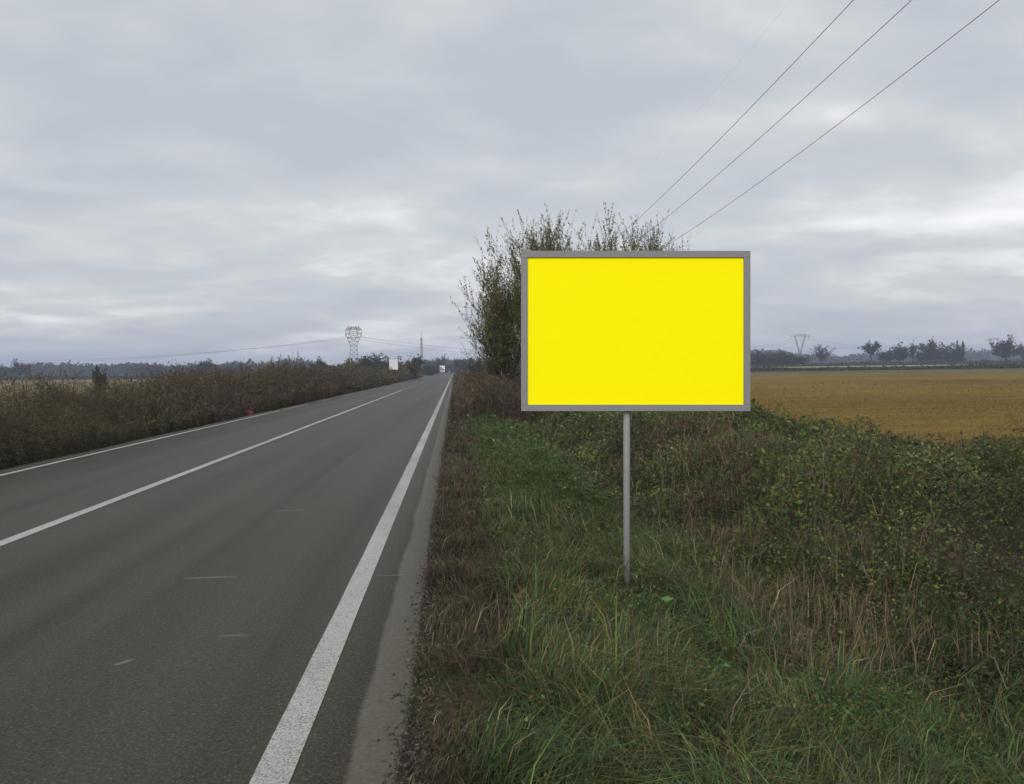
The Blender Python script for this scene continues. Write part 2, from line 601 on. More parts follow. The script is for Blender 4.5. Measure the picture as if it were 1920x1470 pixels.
# ------------------------------------------------------------------ the yellow sign
sg = ground(1177, 1095, float(zf(1.3, 6.0)))
for _ in range(4):
    sg = ground(1177, 1095, float(zf(sg[0], sg[1])))
D = float((sg - CAM) @ F)
S = D / FPX
sign = thing('roadside_sign', 'blank yellow rectangular panel with grey frame on one thin grey post in the grass', 'sign')
sm = Matrix.Identity(4)
for i in range(3):
    sm[i][0], sm[i][1], sm[i][2], sm[i][3] = RX[i], F[i], UP[i], sg[i]
sign.matrix_world = sm
M_YEL = plain('yellow_film', (1.0, 0.885, 0.0), 0.6, 0, 0.012, 3.0, 0.04)
M_GREY = plain('grey_paint', (0.205, 0.205, 0.21), 0.55, 0, 0.03, 9.0, 0.3)
L, RR, T, B = (977 - 1177) * S, (1406 - 1177) * S, (1095 - 471) * S, (1095 - 771) * S
fw = 12.5 * S
MB().box(L + fw * .5, RR - fw * .5, -0.006, 0.006, B + fw * .5, T - fw * .5).build('panel', M_YEL, sign)
for nm, a in (('frame_rail', (L, RR, -0.02, 0.03, T - fw, T)), ('frame_rail', (L, RR, -0.02, 0.03, B, B + fw)),
              ('frame_stile', (L, L + fw, -0.019, 0.029, B + fw, T - fw)), ('frame_stile', (RR - fw, RR, -0.019, 0.029, B + fw, T - fw))):
    MB().box(*a).build(nm, M_GREY, sign, bevel=0.003)
pr = 6.6 * S
MB().lathe([(pr, -0.5), (pr, T - 0.05), (pr * .6, T - 0.03)], 16, (0, 0.031 + pr, 0)).build('post', plain('post_paint', (0.33, 0.33, 0.335), 0.5, 0, 0.04, 9.0, 0.3), sign, smooth=True)
for z in (B + 0.25, T - 0.25):
    MB().box(-0.12, 0.12, 0.007, 0.03, z - 0.02, z + 0.02).build('bracket', M_GREY, sign)

# ------------------------------------------------------------------ grass on the right verge
GREEN = [(0.070, 0.118, 0.045), (0.100, 0.150, 0.052), (0.056, 0.100, 0.050), (0.128, 0.145, 0.048), (0.20, 0.175, 0.095), (0.11, 0.09, 0.058)]
BROWN = [(0.085, 0.066, 0.048), (0.12, 0.093, 0.065), (0.06, 0.048, 0.036), (0.17, 0.13, 0.085), (0.06, 0.068, 0.03)]
STRAW = [(0.19, 0.145, 0.088), (0.15, 0.112, 0.07), (0.26, 0.21, 0.14), (0.10, 0.078, 0.05)]
BRAM = [(0.052, 0.080, 0.032), (0.080, 0.108, 0.036), (0.135, 0.138, 0.040), (0.078, 0.060, 0.044), (0.108, 0.080, 0.052), (0.18, 0.155, 0.05)]
WEED = [(0.110, 0.082, 0.060), (0.145, 0.108, 0.076), (0.072, 0.058, 0.045), (0.078, 0.078, 0.040), (0.10, 0.090, 0.045), (0.19, 0.145, 0.095)]


def brown_edge(x, y):
    """share of dry brown growth beside the asphalt"""
    wid = 0.25 + 0.30 * sstep(3, 8, y) + 0.35 * (fbm(y * 0.6, y * 0, 41, 2) - 0.5)
    return 1 - sstep(wid - 0.12, wid + 0.22, x + 0.2 + 0.25 * (fbm(x * 3, y * 3, 44, 2) - 0.5))


def scatter(x0, x1, y0, y1, per_m2):
    k = int((x1 - x0) * (y1 - y0) * per_m2)
    return rng.uniform(x0, x1, k), rng.uniform(y0, y1, k)


def in_front_of_post(x, y):
    dx = x - sg[0] - (y - sg[1]) * (sg[0] / sg[1])
    return (np.abs(dx) < 0.09) & (y < sg[1] + 0.05) & (y > sg[1] - 0.9)


G = Geo()
for (y0, y1, dens, wmin) in ((1.8, 4.5, 5200, 0.0052), (4.5, 7.5, 3600, 0.0066), (7.5, 13, 1700, 0.0095), (13, 30, 640, 0.014), (30, 60, 160, 0.03)):
    x, y = scatter(-0.22, 4.3 if y0 < 5 else 3.6, y0, y1, dens)
    be = brown_edge(x, y)
    dry = fbm(x * 1.1, y * 0.9, 51, 3)
    tuft = fbm(x * 3.0, y * 3.0, 52, 3)
    keep = rng.random(len(x)) < np.where(be > 0.5, 0.75, 1.0) * (0.35 + 1.1 * tuft)
    x, y, be, dry, tuft = x[keep], y[keep], be[keep], dry[keep], tuft[keep]
    mown = sstep(8.5, 11, y) * sstep(30, 26, y) * sstep(0.25, 0.5, x) * sstep(2.6, 1.9, x)
    h = (0.06 + 0.34 * tuft ** 1.7) * np.exp(rng.normal(0, 0.33, len(x)))
    h = np.where(be > rng.random(len(x)), h * 0.5, h) * (1 - 0.55 * mown)
    h = np.where(in_front_of_post(x, y), np.minimum(h, 0.05), h)
    w = wmin * rng.uniform(0.6, 1.5, len(x))
    ang = rng.uniform(0, 2 * np.pi, len(x)) * 0.6 + 6.0 * fbm(x * 1.2, y * 1.2, 55, 2)
    c = pick(len(x), GREEN, [3, 3, 3, 2.2, 0.9, 0.9], 0.32)
    cd = pick(len(x), GREEN, [1, 1.5, 1, 3, 2.0, 2.0], 0.32)
    c = np.where((dry > 0.53)[:, None] & (rng.random(len(x)) < 0.75)[:, None], cd, c)
    cm = pick(len(x), [(0.080, 0.105, 0.030), (0.100, 0.12, 0.035), (0.065, 0.09, 0.03)], [2, 2, 1], 0.25)
    c = np.where((mown > rng.random(len(x)))[:, None], cm, c)
    cb_ = pick(len(x), BROWN, [3, 2, 3, 1, 1.8], 0.3)
    c = np.where((be > rng.random(len(x)))[:, None], cb_, c)
    c = c * (0.6 + 0.95 * fbm(x * 3.3, y * 2.6, 57, 3))[:, None]
    G.blades(np.stack([x, y, zf(x, y) - 0.01], 1), h, w, h * rng.uniform(0.3, 1.35, len(x)), ang, c)
o = link('grass', G.mesh('grass'), M_LEAF)
tag(o, 'rough green and brown grass on the verge right of the road', 'grass', kind='stuff')

# leafy ground plants mixed into the verge
G = Geo()
for (y0, y1, dens, s0) in ((2.2, 7.5, 420, 0.020), (7.5, 16, 260, 0.030), (16, 30, 90, 0.06)):
    x, y = scatter(0.3, 3.4, y0, y1, dens)
    cl = fbm(x * 1.9, y * 1.9, 61, 3)
    k = (cl > 0.53) & ~in_front_of_post(x, y) & (rng.random(len(x)) < 0.25 + 0.75 * sstep(0.6, 1.6, x))
    x, y, cl = x[k], y[k], cl[k]
    P = np.repeat(np.stack([x, y, zf(x, y)], 1), 7, 0)
    nP = len(P)
    P = P + np.stack([rng.normal(0, 0.045, nP), rng.normal(0, 0.045, nP), rng.uniform(0.03, 0.22, nP) * np.repeat(0.4 + cl, 7)], 1)
    G.leaves(P, s0 * np.exp(rng.normal(0, 0.35, nP)), pick(nP, GREEN[:4] + [(0.12, 0.105, 0.04)], [3, 2, 3, 2, 1.2], 0.25), 0.4, 0.25)
o = link('ground_plants', G.mesh('ground_plants'), M_LEAF)
tag(o, 'low broad leaved weeds growing among the verge grass', 'weeds', kind='stuff')

# grit along the edge of the asphalt
G = Geo()
x, y = rng.normal(-0.2, 0.05, 5200), 2.2 + 16 * rng.random(5200) ** 1.7
octa = np.array([(1, 0, 0), (0, 1, 0), (-1, 0, 0), (0, -1, 0), (0, 0, 0.8), (0, 0, -0.8)])
ot = np.array([(0, 1, 4), (1, 2, 4), (2, 3, 4), (3, 0, 4), (1, 0, 5), (2, 1, 5), (3, 2, 5), (0, 3, 5)])
sz = np.exp(rng.normal(math.log(0.0055), 0.45, len(x)))
v = (octa[None] * np.exp(rng.normal(0, 0.25, (len(x), 6, 1)))) * sz[:, None, None] + np.stack([x, y, np.where(x < -0.22, 0.003, zf(x, y) + 0.012)], 1)[:, None]
G.add(v.reshape(-1, 3), (np.arange(len(x))[:, None, None] * 6 + ot[None]).reshape(-1, 3), np.repeat(pick(len(x), [(0.085, 0.075, 0.062), (0.12, 0.11, 0.095), (0.055, 0.048, 0.04)], [2, 1, 2.5]), 6, 0))
o = link('gravel', G.mesh('gravel'), M_TWIG)
tag(o, 'loose grit and crumbled asphalt along the road edge', 'gravel', kind='stuff')


# ------------------------------------------------------------------ ditch growth, brambles, roadside weeds
def bramble_height(x, y):
    b = sstep(1.7, 3.4, x) * sstep(9.3, 7.6, x)
    b = b * sstep(3.6, 6.6, y)
    return b * (1 - 0.45 * sstep(4.5, 7.0, x)) * (0.06 + 1.25 * fbm(x * 1.0, y * 0.8, 71, 3) ** 1.8 + 0.7 * fbm(x * 2.2, y * 1.7, 75, 2) ** 2)


G = Geo()
for (y0, y1, dens, s0) in ((3.0, 7.5, 3000, 0.030), (7.5, 13, 2100, 0.042), (13, 22, 1000, 0.060), (22, 45, 260, 0.10), (45, 90, 40, 0.25)):
    x, y = scatter(1.6, 9.2, y0, y1, dens)
    k = x < 2.6 + 0.95 * y
    x, y = x[k], y[k]
    hh = bramble_height(x, y)
    k = (hh > 0.08) & (rng.random(len(x)) < 0.35 + 1.2 * fbm(x * 2.4, y * 2.4, 77, 2))
    x, y, hh = x[k], y[k], hh[k]
    z = zf(x, y) + hh * (1 - 0.75 * rng.random(len(x)) ** 2.2) + rng.normal(0, 0.03, len(x))
    tone = fbm(x * 0.9, y * 0.6, 79, 3) + 0.05 * sstep(4, 5.5, x)
    c1, c2 = pick(len(x), BRAM, [3, 3, 1.0, 2.2, 1.6, 0.05], 0.2), pick(len(x), BRAM, [2, 3.4, 2.4, 1, 1, 0.15], 0.2)
    c3 = pick(len(x), BRAM, [1.2, 1, 0.6, 3.5, 3, 0.2], 0.3)
    c = np.where((tone > 0.49)[:, None], c2, c1)
    c = np.where(((tone < 0.38) & (rng.random(len(x)) < 0.8))[:, None], c3, c)
    c = c * (0.35 + 1.4 * fbm(x * 1.5, y * 1.1, 78, 3))[:, None] * np.array([1.0, 1.06, 1.08])
    G.leaves(np.stack([x, y, z], 1), s0 * np.exp(rng.normal(0, 0.32, len(x))), c, 0.25, 0.27)
    # arching canes
    nc = max(10, int(len(x) * 0.010))
    i = rng.choice(len(x), nc)
    p = np.stack([x[i], y[i], zf(x[i], y[i]) + hh[i] * 0.5], 1)
    a = rng.uniform(0, 2 * np.pi, nc)
    ln = rng.uniform(0.25, 0.6, nc)
    d = np.stack([np.cos(a) * ln, np.sin(a) * ln, np.zeros(nc)], 1)
    q = p + d * 0.5 + np.stack([p[:, 0] * 0, p[:, 0] * 0, hh[i] * 0.55 + 0.05], 1)
    r = p + d + np.stack([p[:, 0] * 0, p[:, 0] * 0, hh[i] * 0.45], 1)
    cc = pick(nc, [(0.11, 0.08, 0.055), (0.16, 0.12, 0.08), (0.08, 0.05, 0.045)], [2, 1, 2])
    rad = 0.0022 + 0.00012 * y[i]
    G.tubes(p, q, rad, rad * .8, cc, 3)
    G.tubes(q, r, rad * .8, rad * .4, cc, 3)
o = link('bramble_thicket', G.mesh('bramble_thicket'), M_LEAF)
tag(o, 'dark green and purple brown brambles filling the ditch beside the field', 'brambles', kind='stuff')

# dry straw-coloured stems standing along the ditch bottom
G = Geo()
cx = np.array([2.55, 2.75, 3.2, 3.6, 4.2])
cy = np.array([4.6, 5.6, 8.0, 11.0, 15.0])
y = 4.4 + 12 * rng.random(7500) ** 1.25
x = np.interp(y, cy, cx) + rng.normal(0, 0.45, len(y)) + 0.9 * (fbm(y * 0.8, y * 0, 81, 2) - 0.5)
k = rng.random(len(x)) < sstep(0.36, 0.62, fbm(x * 1.5, y * 0.9, 83, 2))
x, y = x[k], y[k]
z = zf(x, y) + bramble_height(x, y) * 0.75
h = rng.uniform(0.14, 0.42, len(x)) * (0.6 + 0.7 * fbm(x * 2, y * 2, 85, 2))
G.blades(np.stack([x, y, z], 1), h, rng.uniform(0.002, 0.006, len(x)) * (1 + y / 12), h * rng.uniform(0.1, 1.2, len(x)), rng.normal(0.6, 1.6, len(x)), pick(len(x), STRAW + [(0.17, 0.125, 0.085)], [3, 2.5, 1.4, 1.6, 1.5], 0.28))
n2 = 240
y = 4.6 + 10 * rng.random(n2)
x = np.interp(y, cy, cx) + rng.normal(0.15, 0.4, n2)
z = zf(x, y) + bramble_height(x, y) * 0.7
ln, a = rng.uniform(0.25, 0.65, n2), rng.normal(0.5, 0.8, n2)
p = np.stack([x, y, z], 1)
q = p + np.stack([np.cos(a) * ln * 0.45, np.sin(a) * ln * 0.2, ln * rng.uniform(0.5, 0.95, n2)], 1)
G.tubes(p, q, 0.0016 + 0.00012 * y, 0.0008 + 0.0001 * y, pick(n2, STRAW, [2, 2, 2, 1]), 3)
# thin stalks scattered through the brambles
x, y = scatter(2.0, 9.0, 4.0, 24.0, 34)
k = (x < 1.2 + 0.80 * y) & (rng.random(len(x)) < sstep(0.3, 0.65, fbm(x * 0.8, y * 0.6, 87, 2)))
x, y = x[k], y[k]
h = rng.uniform(0.15, 0.5, len(x))
G.blades(np.stack([x, y, zf(x, y) + bramble_height(x, y) * 0.8], 1), h, rng.uniform(0.002, 0.005, len(x)) * (1 + y / 10), h * rng.uniform(0.1, 0.9, len(x)), rng.uniform(0, 6.3, len(x)), pick(len(x), STRAW + BRAM[3:5] + GREEN[3:4], [1, 2, 0.5, 2, 2, 2, 1.5]))
o = link('dry_grass', G.mesh('dry_grass'), M_LEAF)
tag(o, 'pale straw coloured dead grass and stems along the ditch', 'dry grass', kind='stuff')


def weed_mass(G, x, y, hgt, leaf, per, wts, sides=3, stem=0.004):
    """upright dead weeds: a stem each, with leaves and seed heads along it"""
    n = len(x)
    z0 = zf(x, y)
    a = rng.uniform(0, 2 * np.pi, n)
    ln = hgt * rng.uniform(0.05, 0.3, n)
    top = np.stack([x + np.cos(a) * ln, y + np.sin(a) * ln, z0 + hgt], 1)
    bot = np.stack([x, y, z0 - 0.02], 1)
    cs = pick(n, WEED, wts)
    G.tubes(bot, top, stem, stem * 0.5, cs, 3)
    t = rng.random(n * per) ** 0.75
    P = np.repeat(bot, per, 0) * (1 - t)[:, None] + np.repeat(top, per, 0) * t[:, None]
    P += rng.normal(0, 1, P.shape) * (0.10 * np.repeat(hgt, per) * (1.15 - 0.7 * t))[:, None] * np.array([1, 1, 0.35])
    P[:, 2] = np.maximum(P[:, 2], np.repeat(z0, per) + 0.02)
    cl = np.repeat(cs, per, 0) * 0.45 + pick(n * per, WEED, wts) * 0.55
    G.leaves(P, leaf * np.exp(rng.normal(0, 0.35, len(P))), cl, 0.2, 0.10, 0.7)


G = Geo()
for (y0, y1, dens, leaf, per, st) in ((8, 22, 100, 0.062, 34, 0.0035), (22, 45, 48, 0.11, 24, 0.006), (45, 90, 16, 0.20, 22, 0.011), (90, 190, 5, 0.4, 16, 0.03)):
    x, y = scatter(-11.6, -7.78, y0, y1, dens)
    k = (x > -1.05 * y - 1.0) & (rng.random(len(x)) < 0.45 + 0.9 * fbm(x * 0.9, y * 0.6, 91, 2))
    x, y = x[k], y[k]
    hgt = (0.35 + 1.15 * sstep(7.7, 9.2, -x)) * (0.52 + 1.2 * fbm(x * 0.55, y * 0.28, 93, 3)) * rng.uniform(0.7, 1.15, len(x))
    hgt = hgt + 0.5 * sstep(26, 40, y) * rng.random(len(x)) + 0.28 * sstep(-9.5, -9.0, x) * 0
    green = fbm(x * 0.6, y * 0.25, 95, 2) > 0.56
    for sel, wts in ((~green, [3, 2.4, 2.4, 1.2, 0.8, 0.5]), (green, [1.5, 1, 1.5, 3, 2.5, 0.4])):
        if sel.any():
            weed_mass(G, x[sel], y[sel], hgt[sel], leaf, per, wts, stem=st)
o = link('roadside_weeds', G.mesh('roadside_weeds'), M_LEAF)
tag(o, 'tall brown dead weeds lining the far left side of the road', 'weeds', kind='stuff')

G = Geo()
for (y0, y1, dens, leaf, per, st) in ((27, 42, 46, 0.10, 24, 0.006), (42, 80, 12, 0.18, 18, 0.012), (80, 170, 4, 0.36, 14, 0.03)):
    x, y = scatter(0.1, 6.5, y0, y1, dens)
    hgt = (0.35 + 0.95 * sstep(0.0, 1.0, x)) * (0.7 + 0.6 * fbm(x * 0.6, y * 0.3, 97, 2)) * rng.uniform(0.7, 1.15, len(x))
    weed_mass(G, x, y, hgt, leaf, per, [3, 3, 1.8, 0.8, 0.8, 0.9], stem=st)
o = link('roadside_weeds', G.mesh('roadside_weeds'), M_LEAF)
tag(o, 'reddish brown dead weeds below the trees right of the road', 'weeds', kind='stuff')

# golden crop residue in the field on the right
G = Geo()
for (y0, y1, xm, dens, h0, w0) in ((8, 24, 30, 110, 0.08, 0.012), (24, 45, 50, 36, 0.08, 0.022), (45, 80, 90, 7, 0.09, 0.045)):
    x, y = scatter(8.2, xm, y0, y1, dens)
    k = (x < 0.95 * y + 5) & (rng.random(len(x)) < 0.25 + 0.75 * sstep(0.35, 0.6, fbm(x * 0.35, y * 1.5, 101, 2)))
    x, y = x[k], y[k]
    h = h0 * np.exp(rng.normal(0, 0.35, len(x)))
    c = pick(len(x), [(0.25, 0.155, 0.028), (0.31, 0.21, 0.045), (0.19, 0.112, 0.024), (0.17, 0.15, 0.026), (0.13, 0.08, 0.026)], [3, 1.2, 3, 0.9, 1.4])
    gr = (fbm(x * 0.09, y * 0.09, 103, 2) > 0.60) & (rng.random(len(x)) < 0.5)
    c[gr] = pick(int(gr.sum()), [(0.17, 0.17, 0.035), (0.24, 0.21, 0.05)], [1, 1])
    G.blades(np.stack([x, y, zf(x, y)], 1), h, w0 * rng.uniform(0.6, 1.5, len(x)), h * rng.uniform(0.3, 1.6, len(x)), rng.uniform(0, 2 * np.pi, len(x)), c)
o = link('crop_stubble', G.mesh('crop_stubble'), M_LEAF)
tag(o, 'golden brown crop stubble covering the field on the right', 'stubble', kind='stuff')


# ------------------------------------------------------------------ trees
def skeleton(rs, height, spread, trunk_h, limbs, levels, upward, r0):
    """list of (p0, p1, r0, r1, level); limbs leave the trunk and keep turning upward"""
    segs = []

    def grow(p, d, length, r, level, nseg):
        step = length / nseg
        for k in range(nseg):
            d = d + Vector((rs.gauss(0, .13), rs.gauss(0, .13), rs.gauss(0, .08) + upward * (0.10 if level else 0.05)))
            d.normalize()
            q = p + d * step
            ra, rb = r * (1 - 0.75 * k / nseg), r * (1 - 0.75 * (k + 1) / nseg)
            segs.append((p, q, ra, rb, level))
            if level < levels:
                for _ in range(limbs[level] if k else max(1, limbs[level] // 2)):
                    t = rs.random()
                    a = rs.random() * 2 * math.pi
                    side = d.orthogonal().normalized()
                    side.rotate(Matrix.Rotation(a, 3, d))
                    dd = (d * rs.uniform(0.5, 1.0) + side * spread * rs.uniform(0.6, 1.2)).normalized()
                    grow(p.lerp(q, t), dd, length * rs.uniform(0.34, 0.62), rb * rs.uniform(0.45, 0.7), level + 1, max(3, nseg - 1))
            p = q
    return segs, grow


def tree_parts(seed, height, stems, spread, limbs, levels, upward, r0, trunk_h, leaf_pal, leaf_w, leaf_size, leaf_n, bark, min_r, sides, base_lean=0.35, shoot=0.0, leaf_low=0.0):
    rs = random.Random(seed)
    segs, grow = skeleton(rs, height, spread, trunk_h, limbs, levels, upward, r0)
    p = Vector((0, 0, -0.15))
    if trunk_h > 0:
        d, k = Vector((rs.gauss(0, .04), rs.gauss(0, .04), 1)).normalized(), 4
        for j in range(k):
            q = p + d * (trunk_h + .15) / k
            segs.append((p, q, r0 * (1.15 - .1 * j), r0 * (1.05 - .1 * j), 0))
            p = q
            d = (d + Vector((rs.gauss(0, .05), rs.gauss(0, .05), 0))).normalized()
    for s in range(stems):
        a = 2 * math.pi * (s + rs.random() * .7) / stems
        ln = base_lean * (0.35 + 0.9 * rs.random())
        d = Vector((math.cos(a) * ln, math.sin(a) * ln, 1)).normalized()
        grow(p.copy(), d, (height - trunk_h) * rs.uniform(0.72, 1.0), r0 * rs.uniform(0.5, 0.7), 0, 6)
    p0 = np.array([tuple(s[0]) for s in segs])
    p1 = np.array([tuple(s[1]) for s in segs])
    ra = np.maximum(np.array([s[2] for s in segs]), min_r)
    rb = np.maximum(np.array([s[3] for s in segs]), min_r * 0.8)
    lv = np.array([s[4] for s in segs])
    zmax = np.percentile(p1[:, 2], 99.95)
    f = height / zmax
    p0, p1 = p0 * [1, 1, f], p1 * [1, 1, f]
    lp = lp_c = None
    trunk = Geo()
    a = lv == 0
    trunk.tubes(p0[a], p1[a], ra[a], rb[a], pick(int(a.sum()), bark, [1] * len(bark), 0.08), sides)
    crown = Geo()
    b = ~a
    if b.any():
        crown.tubes(p0[b], p1[b], ra[b], rb[b], pick(int(b.sum()), bark, [1] * len(bark), 0.12), 3)
    if leaf_n:
        cand = np.where(lv >= max(1, levels - 1))[0]
        wt = np.clip((p1[cand, 2] / height - leaf_low) / (1 - leaf_low), 0.06, 1)
        i = rng.choice(cand, leaf_n, p=wt / wt.sum())
        t = rng.random((leaf_n, 1))
        P = p0[i] * (1 - t) + p1[i] * t + rng.normal(0, leaf_size * 0.55, (leaf_n, 3))
        crown.leaves(P, leaf_size * np.exp(rng.normal(0, 0.3, leaf_n)), pick(leaf_n, leaf_pal, leaf_w), 0.0, 0.36)
    return trunk.mesh('trunk'), crown.mesh('crown')


def plant_tree(name, label, parts, loc, scale=(1, 1, 1), rotz=0.0, group=None, cat='tree'):
    t = thing(name, label, cat, loc, rotz, group)
    t.scale = scale
    link('trunk', parts[0], M_TWIG, t)
    link('crown', parts[1], M_LEAF, t)
    return t


BARK = [(0.062, 0.05, 0.042), (0.085, 0.07, 0.058), (0.05, 0.042, 0.036)]
AUT = [(0.135, 0.135, 0.042), (0.18, 0.16, 0.045), (0.095, 0.10, 0.036), (0.22, 0.17, 0.05), (0.10, 0.075, 0.042)]
hedge_group = 'trees in the row behind the sign'
for seed, px, dep, ptop, sp, ln, half, nleaf, label in (
        (11, 944, 33.0, 462, 0.80, 0.42, 1.9, 40000, 'half bare autumn tree leaning toward the road left of the yellow panel'),
        (12, 1024, 35.0, 400, 0.55, 0.30, 2.3, 42000, 'leafy shoots topping the tree above the left corner of the yellow panel'),
        (13, 1140, 36.0, 392, 0.55, 0.30, 2.5, 48000, 'tallest olive leaved tree showing above the middle of the yellow panel'),
        (14, 1222, 38.0, 415, 0.52, 0.28, 1.9, 18000, 'thin twiggy treetop above the yellow panel nearest the overhead wires')):
    loc = spot(px, dep)
    hor = 704 - 0.0125 * px
    hgt = 1.6 - loc[2] + (hor - ptop) / FPX * dep
    parts = tree_parts(seed, hgt, 10, sp, [3, 4, 0], 2, 1.35, 0.11, 0.3, AUT, [3, 1.6, 3, 0.7, 1.5], 0.074, nleaf, BARK, 0.0065, 6, ln, leaf_low=0.05 if seed == 11 else 0.3)
    co = np.empty(len(parts[1].vertices) * 3, np.float32)
    parts[1].vertices.foreach_get('co', co)
    co = co.reshape(-1, 3)
    hs = half / np.percentile(np.hypot(co[:, 0] - np.median(co[:, 0]), co[:, 1] - np.median(co[:, 1])), 96)
    plant_tree('roadside_tree', label, parts, loc, (hs, hs, 1), 0.4 * seed, hedge_group)

# far kinds, shared by several trees
DARK = [(0.045, 0.052, 0.026), (0.062, 0.066, 0.032), (0.075, 0.06, 0.036), (0.04, 0.044, 0.026)]
OLIVE = [(0.10, 0.098, 0.034), (0.13, 0.11, 0.036), (0.075, 0.08, 0.03)]
RUST = [(0.14, 0.085, 0.04), (0.11, 0.075, 0.036), (0.085, 0.07, 0.035)]
FARBARK = [(0.06, 0.05, 0.045), (0.075, 0.062, 0.055)]


def far_kind(seed, stems, spread, trunk_h, pal, leaf_n, leaf=0.055, lean=0.5, up=0.6, r0=0.028, mr=0.006, low=0.0, lv=2):
    return tree_parts(seed, 1.0, stems, spread, [2, 1, 0], lv, up, r0, trunk_h, pal, [1] * len(pal), leaf, leaf_n, FARBARK, mr, 5, lean, leaf_low=low)


KIND = {
    'round': far_kind(21, 5, 0.9, 0.28, DARK, 1500, 0.06, 0.6),
    'umbrella': far_kind(22, 4, 1.2, 0.45, DARK, 900, 0.065, 0.8, 0.3, low=0.45),
    'bare': far_kind(23, 6, 0.7, 0.18, DARK, 60, 0.04, 0.55, 0.9, 0.024, 0.0055),
    'wide': far_kind(24, 8, 1.0, 0.10, DARK, 2000, 0.06, 0.8, 0.5),
    'slim': far_kind(25, 3, 0.35, 0.25, DARK, 500, 0.05, 0.18, 1.2),
    'bush': far_kind(26, 9, 0.9, 0.0, DARK, 2200, 0.085, 0.9, 0.3),
    'olive_bush': far_kind(27, 9, 0.9, 0.0, OLIVE, 1800, 0.085, 0.9, 0.3),
    'rust_bush': far_kind(28, 8, 0.9, 0.0, RUST, 1300, 0.08, 0.8, 0.4),
    'cone': far_kind(29, 3, 0.7, 0.0, DARK, 2200, 0.07, 0.12, 0.4),
}
for kx in KIND.values():
    pass


def far_tree(name, kind, px, dep, ptop, wide, label, group=None, cat='tree'):
    loc = spot(px, dep)
    hor = 704 - 0.0125 * px
    hgt = 1.6 - loc[2] + (hor - ptop) / FPX * dep
    me = KIND[kind][1]
    xs_ = np.empty(len(me.vertices) * 3, np.float32)
    me.vertices.foreach_get('co', xs_)
    base_w = np.percentile(np.abs(xs_.reshape(-1, 3)[:, :2]), 97) * 2
    s = wide / FPX * dep / base_w
    return plant_tree(name, label, KIND[kind], loc, (s, s, hgt), px * 0.7, group, cat)


